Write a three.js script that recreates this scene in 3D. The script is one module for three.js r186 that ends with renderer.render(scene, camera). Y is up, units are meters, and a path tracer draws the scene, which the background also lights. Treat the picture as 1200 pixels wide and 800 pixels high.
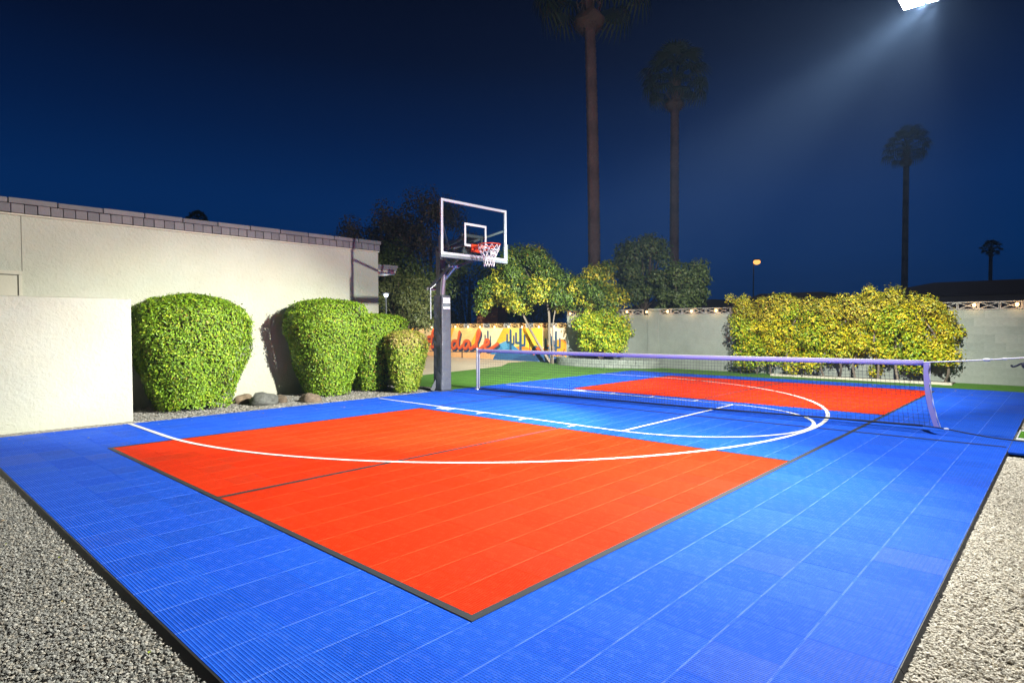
import * as THREE from 'three';
import { mergeGeometries, mergeVertices } from 'three/addons/utils/BufferGeometryUtils.js';
import { RoundedBoxGeometry } from 'three/addons/geometries/RoundedBoxGeometry.js';

// ------------------------------------------------------------------ camera, sky, exposure
const scene = new THREE.Scene();
const renderer = new THREE.WebGLRenderer({ antialias: true });
renderer.toneMapping = THREE.LinearToneMapping;
renderer.toneMappingExposure = 1.25;
renderer.shadowMap.enabled = true;
const camera = new THREE.PerspectiveCamera(58.74, 1024 / 682, 0.05, 900);
camera.position.set(5.118, 1.403, 8.662);
camera.rotation.order = 'YXZ';
camera.rotation.set(-0.0263, 0.7444, -0.0028);
camera.updateMatrixWorld(true);

{ // clear night sky just after dusk: deep blue, darker overhead
  const W = 64, H = 256, d = new Float32Array(W * H * 4);
  const stops = [[-90, .0008, .004, .014], [-2, .001, .008, .03], [0, .0005, .0145, .062], [6, .0003, .0175, .082], [11, .0003, .016, .08], [17, .0003, .0083, .045], [23, .0005, .0035, .019], [29, .0007, .002, .01], [50, .0007, .0018, .008], [90, .0007, .0016, .007]];
  for (let j = 0; j < H; j++) {
    const e = (j + .5) / H * 180 - 90;
    let k = 0; while (k < stops.length - 2 && stops[k + 1][0] < e) k++;
    const a = stops[k], b = stops[k + 1], t0 = Math.min(1, Math.max(0, (e - a[0]) / (b[0] - a[0]))), t = t0;
    for (let i = 0; i < W; i++) for (let c = 0; c < 4; c++) d[(j * W + i) * 4 + c] = c === 3 ? 1 : a[c + 1] + (b[c + 1] - a[c + 1]) * t;
  }
  const tx = new THREE.DataTexture(d, W, H, THREE.RGBAFormat, THREE.FloatType);
  tx.mapping = THREE.EquirectangularReflectionMapping; tx.magFilter = tx.minFilter = THREE.LinearFilter; tx.needsUpdate = true;
  scene.background = tx; scene.environment = tx;
}

// ------------------------------------------------------------------ helpers
let seed = 20240611;
const rnd = () => { seed = (seed + 0x6D2B79F5) | 0; let t = Math.imul(seed ^ (seed >>> 15), 1 | seed); t = (t + Math.imul(t ^ (t >>> 7), 61 | t)) ^ t; return ((t ^ (t >>> 14)) >>> 0) / 4294967296; };
const rr = (a, b) => a + (b - a) * rnd();
const gauss = () => (rnd() + rnd() + rnd() + rnd() - 2) * .87;
const FT = .3048, V3 = (x, y, z) => new THREE.Vector3(x, y, z);
const used = {};
const numbered = (n) => { const k = used[n] = (used[n] ?? -1) + 1; return k ? `${n}_${String(k).padStart(3, '0')}` : n; };
function tag(o, label, category, group, kind) {
  if (label) o.userData.label = label; if (category) o.userData.category = category;
  if (group) o.userData.group = group; if (kind) o.userData.kind = kind; return o;
}
function thing(name, label, category, pos = [0, 0, 0], turn = 0, group) {
  const g = new THREE.Group(); g.name = numbered(name); g.position.set(...pos); g.rotation.y = turn; scene.add(g);
  return tag(g, label, category, group);
}
function part(name, geos, m, parent, kind) {
  const list = Array.isArray(geos) ? geos : [geos];
  const g = list.length > 1 ? mergeGeometries(list.map(norm)) : list[0];
  const o = new THREE.Mesh(g, m); o.name = parent === scene ? numbered(name) : name; o.castShadow = o.receiveShadow = true; parent.add(o);
  if (kind) o.userData.kind = kind; return o;
}
function norm(g) { let q = g.index ? g.toNonIndexed() : g; for (const k of Object.keys(q.attributes)) if (!['position', 'normal', 'uv'].includes(k)) q.deleteAttribute(k); if (!q.attributes.uv) q.setAttribute('uv', new THREE.BufferAttribute(new Float32Array(q.attributes.position.count * 2), 2)); return q; }
function struct(name, geos, m, label, category) { return tag(part(name, geos, m, scene), label, category, null, 'structure'); }
// box from min to max corner with uv in metres
function bx(x0, y0, z0, x1, y1, z1) { const g = new THREE.BoxGeometry(x1 - x0, y1 - y0, z1 - z0); g.translate((x0 + x1) / 2, (y0 + y1) / 2, (z0 + z1) / 2); return uvm(g); }
function rbx(x0, y0, z0, x1, y1, z1, r = .01, s = 2) { const g = new RoundedBoxGeometry(x1 - x0, y1 - y0, z1 - z0, s, r); g.translate((x0 + x1) / 2, (y0 + y1) / 2, (z0 + z1) / 2); return uvm(g); }
function uvm(g) { // box mapping in metres
  const p = g.attributes.position, n = g.attributes.normal, uv = new Float32Array(p.count * 2);
  for (let i = 0; i < p.count; i++) {
    const ax = Math.abs(n.getX(i)), ay = Math.abs(n.getY(i)), az = Math.abs(n.getZ(i));
    const [u, v] = ay >= ax && ay >= az ? [p.getX(i), p.getZ(i)] : ax >= az ? [p.getZ(i), p.getY(i)] : [p.getX(i), p.getY(i)];
    uv[2 * i] = u; uv[2 * i + 1] = v;
  }
  g.setAttribute('uv', new THREE.BufferAttribute(uv, 2)); return g;
}
function bar(a, b, r, r2 = r, seg = 8) { // round bar between two points
  const A = V3(...a), B = V3(...b), L = A.distanceTo(B), g = new THREE.CylinderGeometry(r2, r, L, seg);
  g.translate(0, L / 2, 0); g.applyQuaternion(new THREE.Quaternion().setFromUnitVectors(V3(0, 1, 0), B.sub(A).normalize())); g.translate(...a); return g;
}
function sbar(a, b, w, h = w) { // square bar
  const A = V3(...a), B = V3(...b), L = A.distanceTo(B), g = new RoundedBoxGeometry(w, h, L, 1, Math.min(w, h) * .15), q = new THREE.Object3D();
  q.position.copy(A.clone().add(B).multiplyScalar(.5)); q.lookAt(B); q.updateMatrix(); g.applyMatrix4(q.matrix); return g;
}
const tube = (pts, r, seg = 24, rad = 6, closed = false) => new THREE.TubeGeometry(new THREE.CatmullRomCurve3(pts.map(a => V3(...a)), closed), seg, r, rad, closed);
function flat(shape, y, seg = 24) { const g = new THREE.ShapeGeometry(shape, seg); g.rotateX(-Math.PI / 2); g.translate(0, y, 0); return uvm(g); } // shape uses (x, -z)
const poly = (pts) => { const s = new THREE.Shape(); pts.forEach(([x, z], i) => i ? s.lineTo(x, -z) : s.moveTo(x, -z)); return s; };
// tapered limb along points with radii
function limb(pts, radii, rad = 7, wob = 0) {
  const c = new THREE.CatmullRomCurve3(pts.map(a => V3(...a))), n = Math.max(4, pts.length * 4), g = new THREE.TubeGeometry(c, n, 1, rad, false);
  const p = g.attributes.position, P = new THREE.Vector3();
  for (let i = 0; i <= n; i++) {
    c.getPointAt(i / n, P); const t = i / n * (radii.length - 1), k = Math.min(radii.length - 2, Math.floor(t)), r = radii[k] + (radii[k + 1] - radii[k]) * (t - k);
    for (let j = 0; j <= rad; j++) { const q = i * (rad + 1) + j, rq = r * (1 + wob * (((i * 7919 + (j % rad) * 104729) % 97) / 97 - .5)); p.setXYZ(q, P.x + (p.getX(q) - P.x) * rq, P.y + (p.getY(q) - P.y) * rq, P.z + (p.getZ(q) - P.z) * rq); }
  }
  g.computeVertexNormals(); return g;
}
// tileable value noise
function noiseGrid(n, cells, sd) {
  let s = sd * 7919 + 13; const r = () => { s = (s * 1664525 + 1013904223) >>> 0; return s / 4294967296; };
  const g = new Float32Array(cells * cells); for (let i = 0; i < g.length; i++) g[i] = r();
  const o = new Float32Array(n * n), sm = t => t * t * (3 - 2 * t);
  for (let y = 0; y < n; y++) for (let x = 0; x < n; x++) {
    const fx = x / n * cells, fy = y / n * cells, ix = Math.floor(fx), iy = Math.floor(fy), tx = sm(fx - ix), ty = sm(fy - iy), at = (a, b) => g[(b % cells) * cells + a % cells];
    o[y * n + x] = (at(ix, iy) * (1 - tx) + at(ix + 1, iy) * tx) * (1 - ty) + (at(ix, iy + 1) * (1 - tx) + at(ix + 1, iy + 1) * tx) * ty;
  }
  return o;
}
function fbm(n, cells, oct, sd, gain = .5) { const o = new Float32Array(n * n); let a = 1, s = 0; for (let k = 0; k < oct; k++) { const g = noiseGrid(n, cells << k, sd + k); for (let i = 0; i < o.length; i++) o[i] += g[i] * a; s += a; a *= gain; } for (let i = 0; i < o.length; i++) o[i] /= s; return o; }
function texOf(n, f, srgb, rep = 1) { // f(i, x, y) -> [r,g,b] 0..1
  const d = new Uint8Array(n * n * 4);
  for (let y = 0; y < n; y++) for (let x = 0; x < n; x++) { const c = f(y * n + x, x, y), k = (y * n + x) * 4; for (let j = 0; j < 3; j++) d[k + j] = Math.max(0, Math.min(255, Math.round((c[j] ?? c[0]) * 255))); d[k + 3] = 255; }
  const t = new THREE.DataTexture(d, n, n); t.wrapS = t.wrapT = THREE.RepeatWrapping; t.magFilter = THREE.LinearFilter; t.minFilter = THREE.LinearMipmapLinearFilter; t.generateMipmaps = true;
  if (srgb) t.colorSpace = THREE.SRGBColorSpace; t.repeat.set(rep, rep); t.needsUpdate = true; return t;
}
const lin = (r, g, b) => new THREE.Color().setRGB(r, g, b);
const std = (o) => new THREE.MeshStandardMaterial(o);
const mat = (c, rough = .7, metal = 0, extra = {}) => std({ color: lin(...c), roughness: rough, metalness: metal, ...extra });

// ------------------------------------------------------------------ materials
const nA = fbm(512, 4, 6, 3), nB = fbm(512, 32, 4, 17, .65), nC = fbm(512, 8, 5, 41, .6);
const stuccoMap = texOf(512, i => { const v = .93 + .07 * nA[i] - .02 * (nB[i] > .7 ? 1 : 0); return [v, v * (.985 + .02 * nC[i]), v * (.96 + .05 * nC[i])]; }, true, .4);
const stuccoBump = texOf(512, i => [Math.pow(nB[i], 1.6) * .75 + .25 * nC[i]], false, .8);
const noise256 = fbm(256, 3, 4, 71);
const M = {};
M.stucco = std({ color: lin(.535, .545, .445), map: stuccoMap, bumpMap: stuccoBump, bumpScale: .011, roughness: .95 });
M.groove = mat([.2, .19, .15], .95);
M.paintTrim = std({ color: lin(.58, .55, .43), bumpMap: stuccoBump, bumpScale: .003, roughness: .8 });
M.concrete = std({ color: lin(.4, .38, .33), map: stuccoMap, bumpMap: stuccoBump, bumpScale: .004, roughness: .92 });
M.patio = std({ color: lin(.66, .57, .41), map: stuccoMap, bumpMap: stuccoBump, bumpScale: .003, roughness: .9 });
M.curb = std({ color: lin(.6, .57, .47), map: stuccoMap, bumpMap: stuccoBump, bumpScale: .004, roughness: .9 });
const blockMap = texOf(512, i => { const v = .86 + .14 * nA[i] + .06 * (nB[i] - .5); return [v, v, v]; }, true, .7);
M.block = [0, 1, 2, 3].map(k => std({ color: lin(.275 + .014 * k, .315 + .013 * k, .27 + .011 * k), map: blockMap, bumpMap: stuccoBump, bumpScale: .006, roughness: .93 }));
M.breeze = std({ color: lin(.36, .36, .33), map: blockMap, bumpMap: stuccoBump, bumpScale: .004, roughness: .93 });
M.breezeMural = std({ color: lin(.55, .36, .13), map: blockMap, bumpMap: stuccoBump, bumpScale: .004, roughness: .9 });
M.roofTile = [0, 1, 2].map(k => std({ color: lin(.2 + .025 * k, .19 + .022 * k, .2 + .02 * k), map: blockMap, bumpMap: stuccoBump, bumpScale: .006, roughness: .9 }));
const gravelTex = texOf(512, i => { const v = nB[i]; const t = v < .42 ? .5 : v < .5 ? .62 : v < .6 ? .74 : .86; return [t, t * .985, t * .95]; }, true, .9);
const gravelBump = texOf(512, i => [nB[i]], false, .9);
M.gravelGrey = std({ color: lin(.42, .4, .37), map: gravelTex, bumpMap: gravelBump, bumpScale: .02, roughness: .95 });
M.gravelTan = std({ color: lin(.78, .71, .61), map: gravelTex, bumpMap: gravelBump, bumpScale: .02, roughness: .95 });
const soilTex = texOf(512, i => { const v = .55 + .45 * nA[i] * (.6 + .5 * nB[i]); return [v, v * .95, v * .9]; }, true, .5);
M.soil = std({ color: lin(.17, .135, .1), map: soilTex, bumpMap: stuccoBump, bumpScale: .03, roughness: 1 });
M.desert = std({ color: lin(.16, .13, .1), map: soilTex, roughness: 1 });
const turfTex = texOf(512, (i, x, y) => { const v = .62 + .3 * nB[i] + .16 * (nA[i] - .5); return [v * .95, v, v * .75]; }, true, .9);
M.turf = std({ color: lin(.14, .4, .03), map: turfTex, bumpMap: gravelBump, bumpScale: .02, roughness: .95 });
M.blade = std({ color: lin(1, 1, 1), roughness: .8, side: THREE.DoubleSide });
// interlocking tile: fine open grid, 24 ribs to the foot; x edges paler, pale dust specks
const tileMap = (base, paleTone) => texOf(512, (i, x, y) => { const c = 512 / 22, u = (x % (c * 1.5)) / (c * 1.5), v = (y % c) / c, ex = Math.min(x, 511 - x), ey = Math.min(y, 511 - y), hole = u > .16 && v > .42 && ex > 8 && ey > 4;
  const k = (hole ? .64 : 1.0) * (.93 + .12 * nC[i]), d = ex <= 6 ? .26 * (nA[i] > .42 ? 1 : .35) : nB[i] > .74 ? .14 : nC[i] > .62 ? .035 : 0;
  return base.map((q, j) => Math.pow(q * k * (1 - d) + paleTone[j] * d, 1 / 2.2)); }, true, 1);
const blueMap = tileMap([.009, .118, .86], [.34, .5, .92]), redMap = tileMap([.93, .033, .0005], [.95, .22, .07]);
const ribBump = texOf(512, (i, x, y) => { const c = 512 / 22, u = (x % (c * 1.5)) / (c * 1.5), v = (y % c) / c; const rib = Math.max(u < .16 ? .7 * Math.sin(u / .16 * Math.PI) : 0, v < .42 ? Math.sin(v / .42 * Math.PI) : 0); return [rib]; }, false, 1);
const tileMats = (map) => [0, 1, 2, 3, 4, 5].map(k => { const f = [.9, 1, .96, .985, .93, 1.0][k], g = [1, 1, 1.05, .95, .98, 1.03][k]; return new THREE.MeshPhysicalMaterial({ color: lin(f, Math.min(1, f * g), f), map, bumpMap: ribBump, bumpScale: .0022, roughness: [.62, .7, .66, .74, .58, .68][k], specularIntensity: [.18, .22, .26, .2, .24, .2][k] }); });
M.blueTile = tileMats(blueMap); M.redTile = tileMats(redMap);
M.whiteLine = std({ color: lin(.82, .83, .82), roughness: .55, map: stuccoMap });
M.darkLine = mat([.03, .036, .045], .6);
M.blackTrim = mat([.018, .018, .02], .5);
M.whitePaint = mat([.78, .8, .8], .4);
M.steel = mat([.45, .47, .5], .35, .8);
M.galv = mat([.6, .63, .66], .4, .6);
M.darkSteel = mat([.1, .11, .12], .45, .2);
M.pad = std({ color: lin(.1, .11, .13), roughness: .42, bumpMap: texOf(256, (i, x, y) => { const v = noise256[i]; return [v]; }, false, 1.2), bumpScale: .05 });
M.frame = mat([.66, .7, .76], .35, .25);
M.boardPad = mat([.17, .21, .22], .6);
M.glass = new THREE.MeshPhysicalMaterial({ color: lin(.8, .9, .89), roughness: .02, metalness: 0, transmission: 1, thickness: 0, ior: 1.5, side: THREE.DoubleSide });
M.rim = mat([.8, .075, .015], .4);
M.string = mat([.85, .85, .82], .8);
M.tape = mat([.3, .27, .6], .8);
M.tapeWhite = mat([.6, .6, .68], .75);
M.netCord = mat([.03, .035, .06], .8);
M.hem = mat([.014, .018, .035], .75);
M.bark = std({ color: lin(.2, .17, .14), map: soilTex, bumpMap: stuccoBump, bumpScale: .012, roughness: .95 });
M.barkPale = std({ color: lin(.42, .39, .33), map: soilTex, bumpMap: stuccoBump, bumpScale: .01, roughness: .95 });
M.palmBark = std({ color: lin(.4, .29, .28), map: soilTex, bumpMap: stuccoBump, bumpScale: .03, roughness: .95 });
M.deadFrond = mat([.2, .14, .1], .95, 0, { side: THREE.DoubleSide });
M.frond = mat([.055, .085, .03], .7, 0, { side: THREE.DoubleSide });
M.leaf = new THREE.MeshPhysicalMaterial({ color: lin(1, 1, 1), roughness: .5, side: THREE.DoubleSide });
M.wood = std({ color: lin(.3, .115, .035), map: soilTex, roughness: .75 });
M.farWall = mat([.34, .3, .25], .95); M.farRoof = mat([.2, .15, .12], .95);
M.housing = mat([.06, .06, .065], .5, .4);
M.led = std({ color: lin(.9, .9, .9), emissive: lin(.95, 1, .98), emissiveIntensity: 14, roughness: .4 });
M.bulb = std({ color: lin(.9, .7, .4), emissive: lin(1, .55, .2), emissiveIntensity: 4, roughness: .4 });
M.sodium = std({ color: lin(.9, .6, .3), emissive: lin(1, .4, .1), emissiveIntensity: 1.5, roughness: .4 });
M.coolLamp = std({ color: lin(.9, .9, .95), emissive: lin(.8, .9, 1), emissiveIntensity: 7, roughness: .4 });

// ------------------------------------------------------------------ ground
struct('ground', bx(-260, -.5, -300, 260, -.07, 60), M.desert, 'dark bare desert ground around the yard', 'ground');
struct('gravel_bed', bx(-7.2, -.3, -.32, -4.93, -.028, 14), M.gravelGrey, 'grey gravel bed between the court and the stucco house', 'gravel');
struct('gravel_bed', bx(-4.93, -.3, 7.71, 9.5, -.032, 12), M.gravelGrey, 'salt and pepper gravel bed along the black rubber court edge', 'gravel');
struct('gravel_bed', [bx(4.66, -.3, .27, 9.5, -.03, 7.71), bx(4.66, -.3, -9.35, 9.5, -.03, -1.75)], M.gravelTan, 'pale granite gravel beside the right court edge', 'gravel');
{ // turf lawn behind and beside the court
  const s = poly([[-4.93, -.32], [-7.2, -.4], [-8.4, -1.55], [-8.7, -3], [-9.1, -5.1], [-9.45, -6.6], [-10.6, -8.2], [-10.6, -9.38], [-1.0, -9.38], [-1.0, -8.62], [3.1, -8.62], [3.1, -9.38], [9.5, -9.38], [9.5, -7.66], [-4.93, -7.66]]);
  struct('lawn', flat(s, -.012), M.turf, 'bright green artificial turf lawn behind the net', 'lawn');
}
struct('patio', flat(poly([[-7.25, -.42], [-8.4, -1.55], [-8.7, -3], [-9.1, -5.1], [-9.45, -6.6], [-10.6, -8.2], [-10.6, -9.39], [-24, -9.39], [-24, 0], [-7.25, 0]]), -.016), M.patio, 'tan concrete patio in front of the mural wall', 'patio');
struct('planting_bed', bx(-1.0, -.3, -9.4, 3.1, .0, -8.62), M.soil, 'bare soil bed under the flowering hedge', 'bed');
{ const g = []; for (let i = 0; i < 5; i++) g.push(rbx(-1.0 + i * .825 + .004, -.1, -8.68, -1.0 + (i + 1) * .825 - .004, .045, -8.56, .012));
  const t = thing('bed_kerb', 'pale concrete kerb in front of the flowering hedge', 'kerb'); g.forEach(q => part('kerb_stone', q, M.curb, t)); }
{ const t = thing('turf_patch', 'small green turf patch with white concrete border beside the court', 'turf', [0, 0, 0]);
  part('turf', bx(4.67, -.1, -1.65, 7.4, .006, -.962), M.turf, t);
  part('border', [rbx(4.65, -.1, -.96, 7.4, .014, -.87, .008), rbx(4.65, -.1, -1.74, 4.668, .012, -.965, .004), rbx(4.672, -.1, -1.74, 7.4, .014, -1.655, .008)], M.whitePaint, t); }
struct('path_slab', bx(1.2, -.2, 8.34, 4.4, -.012, 9.6), M.curb, 'pale concrete slab corner beside the near gravel', 'slab');
struct('court_slab', bx(-4.9, -.3, -7.65, 4.63, -.024, 7.705), M.concrete, 'concrete base under the court tiles', 'slab');

// ------------------------------------------------------------------ sport court
const court = new THREE.Group(); court.name = 'sport_court'; scene.add(court);
tag(court, 'blue and red interlocking tile court with white and black lines', 'court', null, 'structure');
function tileGeo(sx, sz) {
  const o = [sx / 2 - .0003, sz / 2 - .0003], b = .0036, q = [sx / 2 - b, sz / 2 - .0005], y0 = -.0215, y1 = -.0014, pos = [], uv = [];
  const quad = (a, c, d, e) => { for (const p of [a, c, d, a, d, e]) { pos.push(...p); uv.push(p[0] / sx + .5, p[2] / sz + .5); } };
  const ring = (h, y) => [[-h[0], y, -h[1]], [-h[0], y, h[1]], [h[0], y, h[1]], [h[0], y, -h[1]]];
  const T = ring(q, 0), B = ring(o, y1), S = ring(o, y0); quad(T[0], T[1], T[2], T[3]);
  for (let k = 0; k < 4; k++) { const n = (k + 1) % 4; quad(T[k], B[k], B[n], T[n]); quad(B[k], S[k], S[n], B[n]); }
  const g = new THREE.BufferGeometry(); g.setAttribute('position', new THREE.Float32BufferAttribute(pos, 3)); g.setAttribute('uv', new THREE.Float32BufferAttribute(uv, 2)); g.computeVertexNormals(); return g;
}
{
  const ext = (x, z) => x > 15 * FT ? { kx: 1, kz: 1 } : { kx: x > 14 * FT ? 1.17 : 1, kz: z > 24 * FT ? 1.26 : 1 };
  const tg = tileGeo(FT, FT), tiles = [], P = new THREE.Vector3();
  const add = (x, z, red) => {
    P.set(x, 0, z).project(camera); const d = camera.position.distanceTo(V3(x, 0, z));
    const inn = Math.abs(P.x) < 1.02 && Math.abs(P.y) < 1.05 && P.z < 1; const gr = camera.position.y / d;
    tiles.push({ x, z, red, ...ext(x, z), s: inn ? gr / (d * d) : 0, v: Math.floor(rnd() * 6) });
  };
  for (let i = 0; i < 31; i++) for (let j = 0; j < 50; j++) {
    const x = (-16 + i + .5) * FT, z = (-25 + j + .5) * FT, ax = Math.abs(x) / FT, az = Math.abs(z) / FT;
    add(x, z, ax < 10 && az > 7 && az < 22);
  }
  for (let i = 0; i < 6; i++) for (let j = 0; j < 3; j++) add(15 * FT + .058 + (i + .5) * FT, (-2.7 + j + .5) * FT, false);
  tiles.sort((a, b) => b.s - a.s);
  const jit = (m, t) => { m.position.set(t.x + (t.kx - 1) * FT / 2, -.0003 - rnd() * .0006, t.z + (t.kz - 1) * FT / 2); m.scale.set(t.kx, 1, t.kz); m.rotation.set(gauss() * .0008, 0, gauss() * .0008); return m; };
  const rest = { };
  tiles.forEach((t, k) => {
    // rows of tiles alternate slightly in tone, rib sheen put into the colour
    const row = Math.round(t.z / FT + 40), v = rnd() < .45 ? (row % 2 ? 1 : 3) : t.v;
    if (k < 298) { const o = part('court_tile', tg, (t.red ? M.redTile : M.blueTile)[v], court); jit(o, t); return; }
    const o = jit(new THREE.Object3D(), t); o.updateMatrix(); const key = (t.red ? 'r' : 'b') + v; (rest[key] ??= []).push(tg.clone().applyMatrix4(o.matrix));
  });
  for (const [k, l] of Object.entries(rest)) part('far_tiles', mergeGeometries(l), (k[0] === 'r' ? M.redTile : M.blueTile)[+k[1]], court, 'stuff');
}
{ // painted lines
  const Y = .0028, st = (x0, z0, x1, z1, y = Y) => flat(poly([[x0, z0], [x0, z1], [x1, z1], [x1, z0]]), y);
  const w = .043, line = (n, g, m) => part(n, g, m, court);
  const kx = 10 * FT;
  for (const s of [1, -1]) {
    const a = 7 * FT, b = 22 * FT, zs = (p, q) => s > 0 ? [p, q] : [-q, -p];
    let [z0, z1] = zs(b - w, b); line('baseline', st(-kx, z0, kx + .006, z1), M.darkLine);
    [z0, z1] = zs(a, a + w); line('kitchen_line', st(-kx + w, z0, kx - w, z1), M.darkLine);
    [z0, z1] = zs(a + w, b - w); line('centre_line', st(-.024, z0, .024, z1), M.darkLine);
  }
  line('sideline', st(-kx, -22 * FT + w, -kx + w, 22 * FT - w), M.darkLine);
  line('sideline', st(kx - w, -22 * FT + w, kx + .006, 22 * FT - w), M.darkLine);
  line('cross_strip', flat(poly([[-4.8, -.02], [-4.8, .025], [4.6, -.2], [4.6, -.245]]), Y + .0012), M.darkLine);  // thin dark strip, slightly askew, across the middle of the court
  // basketball markings around the hoop
  const Y2 = Y + .0022, hx = -11.2 * FT, R = 19.75 * FT, fx = 2.45 * FT;
  const arc = (cx, r, ww, a0, a1, n = 96) => { const o = [], i = []; for (let k = 0; k <= n; k++) { const a = a0 + (a1 - a0) * k / n; o.push([cx + Math.cos(a) * r, Math.sin(a) * r]); i.push([cx + Math.cos(a) * (r - ww), Math.sin(a) * (r - ww)]); } return flat(poly([...o, ...i.reverse()]), Y2); };
  line('three_point_line', [arc(hx, R, .058, -Math.PI / 2, Math.PI / 2), st(-4.86, R - .058, hx, R, Y2), st(-4.86, -R, hx, -R + .058, Y2)], M.whiteLine);
  line('free_throw_arc', arc(fx, 6 * FT - .005, .05, -Math.PI / 2 + .03, Math.PI / 2 - .03), M.whiteLine).position.y = .001;
  const lz = 6 * FT;
  for (const s of [1, -1]) {
    line('lane_line', st(-4.7, s > 0 ? lz - .05 : -lz, fx, s > 0 ? lz : -lz + .05, Y2), M.whiteLine);
    for (const [fx0, ww] of [[-9.2, .32], [-6.0, .05], [-3.0, .05], [0, .05]]) line('lane_mark', st(fx0 * FT, s > 0 ? lz + .002 : -lz - .16, fx0 * FT + ww, s > 0 ? lz + .16 : -lz - .002, Y2), M.whiteLine);
  }
  line('free_throw_line', st(fx + .002, -lz, fx + .052, lz, Y2), M.whiteLine);
}
{ // rubber edging around the court
  const e = thing('court_edging', 'thin black rubber edging along the blue court border', 'edging');
  const prof = new THREE.Shape(); prof.moveTo(0, -.03); prof.lineTo(.04, -.03); prof.lineTo(.037, -.02); prof.lineTo(.01, -.001); prof.lineTo(0, -.002);
  const run = (len) => new THREE.ExtrudeGeometry(prof, { depth: len, bevelEnabled: false });
  for (let k = 0; k < 10; k++) { const g = run(.94); g.rotateY(-Math.PI / 2); g.translate(-4.87 + .947 * (k + 1), 0, 7.7005); part('edge_strip', g, M.blackTrim, e); }
  for (let k = 0; k < 16; k++) { const z0 = 7.7 - .95 * (k + 1); if (z0 < -1.1 + .1 && z0 > -1.9) continue; const g = run(.944); g.scale(.5, 1, 1); g.translate(4.6255, 0, z0); part('edge_strip', g, M.blackTrim, e); }
}

// ------------------------------------------------------------------ loose stones
function stones(label, n, place, r0, r1, cols) {
  const g = new THREE.OctahedronGeometry(1, 0); const p = g.attributes.position;
  for (let i = 0; i < p.count; i++) { const h = (v) => { const s = Math.sin(p.getX(i) * 12.9 + p.getY(i) * 78.2 + p.getZ(i) * 37.7 + v) * 43758.5; return s - Math.floor(s); }; p.setXYZ(i, p.getX(i) * (.8 + .5 * h(1)), p.getY(i) * (.5 + .2 * h(2)), p.getZ(i) * (.75 + .5 * h(3))); }
  g.computeVertexNormals();
  const m = new THREE.InstancedMesh(g, M.stone, n), q = new THREE.Object3D(), c = new THREE.Color();
  for (let i = 0; i < n; i++) { const [x, y, z] = place(); q.position.set(x, y, z); q.rotation.set(rr(-.6, .6), rr(-3, 3), rr(-.6, .6)); q.scale.setScalar(r0 + (r1 - r0) * Math.pow(rnd(), 1.7) * (rnd() < .015 ? 2 : 1)); q.updateMatrix(); m.setMatrixAt(i, q.matrix); const k = cols[Math.floor(rnd() * cols.length)], f = rr(.8, 1.2); m.setColorAt(i, c.setRGB(k[0] * f, k[1] * f, k[2] * f)); }
  m.name = numbered('gravel_stones'); m.castShadow = m.receiveShadow = true; scene.add(m); return tag(m, label, 'gravel', null, 'stuff');
}
M.stone = mat([1, 1, 1], .9);
const greyStones = [[.36, .35, .315], [.29, .285, .26], [.44, .42, .38], [.22, .215, .2], [.18, .18, .165], [.34, .31, .26], [.25, .245, .23], [.4, .36, .3]];
const tanStones = [[.76, .7, .61], [.7, .65, .56], [.8, .75, .66], [.62, .57, .49], [.72, .66, .57], [.48, .44, .38]];
stones('loose salt and pepper gravel along the near court edge', 88000, () => [rr(-6, 3), -.034 + rnd() * .012, 7.728 + Math.pow(rnd(), 1.0) * .74 + .012 * Math.sin(seed)], .0042, .0115, greyStones);
stones('loose pale granite chips beside the right court edge', 56000, () => [4.65 + Math.pow(rnd(), 1.3) * 1.0, -.03 + rnd() * .012, rr(.275, 6.3)], .005, .0105, tanStones);
stones('loose pale granite chips beyond the turf patch', 6000, () => [4.64 + rnd() * 1.2, -.03 + rnd() * .012, rr(-7.3, -1.76)], .008, .016, tanStones);
stones('loose grey gravel at the foot of the stucco house', 30000, () => { const z = rr(-.3, 8.2); return [z > 5.8 ? rr(-5.22, -4.9) : rr(-6.9, -4.9), -.028 + rnd() * .014, z]; }, .008, .018, greyStones);
{ // boulders in the gravel
  const rock = (label, x, z, r, c, s) => { const g = mergeVertices(new THREE.IcosahedronGeometry(1, 3).deleteAttribute('normal').deleteAttribute('uv')); const p = g.attributes.position;
    for (let i = 0; i < p.count; i++) { const X = p.getX(i), Y = p.getY(i), Z = p.getZ(i), k = 1 + .14 * Math.sin(3 * X + s) + .12 * Math.sin(4.1 * Z + 2 * s + Y * 2) + .07 * Math.sin(9 * Y + 7 * X + s); p.setXYZ(i, X * k * 1.15, Y * k * .72, Z * k); }
    g.computeVertexNormals(); uvm(g); g.scale(r, r, r); const o = part('boulder', g, std({ color: lin(...c), map: soilTex, bumpMap: stuccoBump, bumpScale: .02, roughness: .9 }), scene); o.position.set(x, r * .32 - .03, z); tag(o, label, 'boulder', 'boulders in the gravel bed'); };
  rock('smooth tan boulder beside the widest round bush', -6.15, 3.8, .16, [.6, .5, .36], 1);
  rock('blue grey boulder, largest in the gravel bed', -5.6, 3.64, .21, [.33, .38, .38], 2.3);
  rock('small brown boulder between the grey boulder and flat tan one', -5.75, 3.28, .14, [.42, .36, .28], 4);
  rock('flat tan boulder lying against the court edge', -5.42, 2.86, .17, [.5, .42, .33], 5.5);
}

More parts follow.
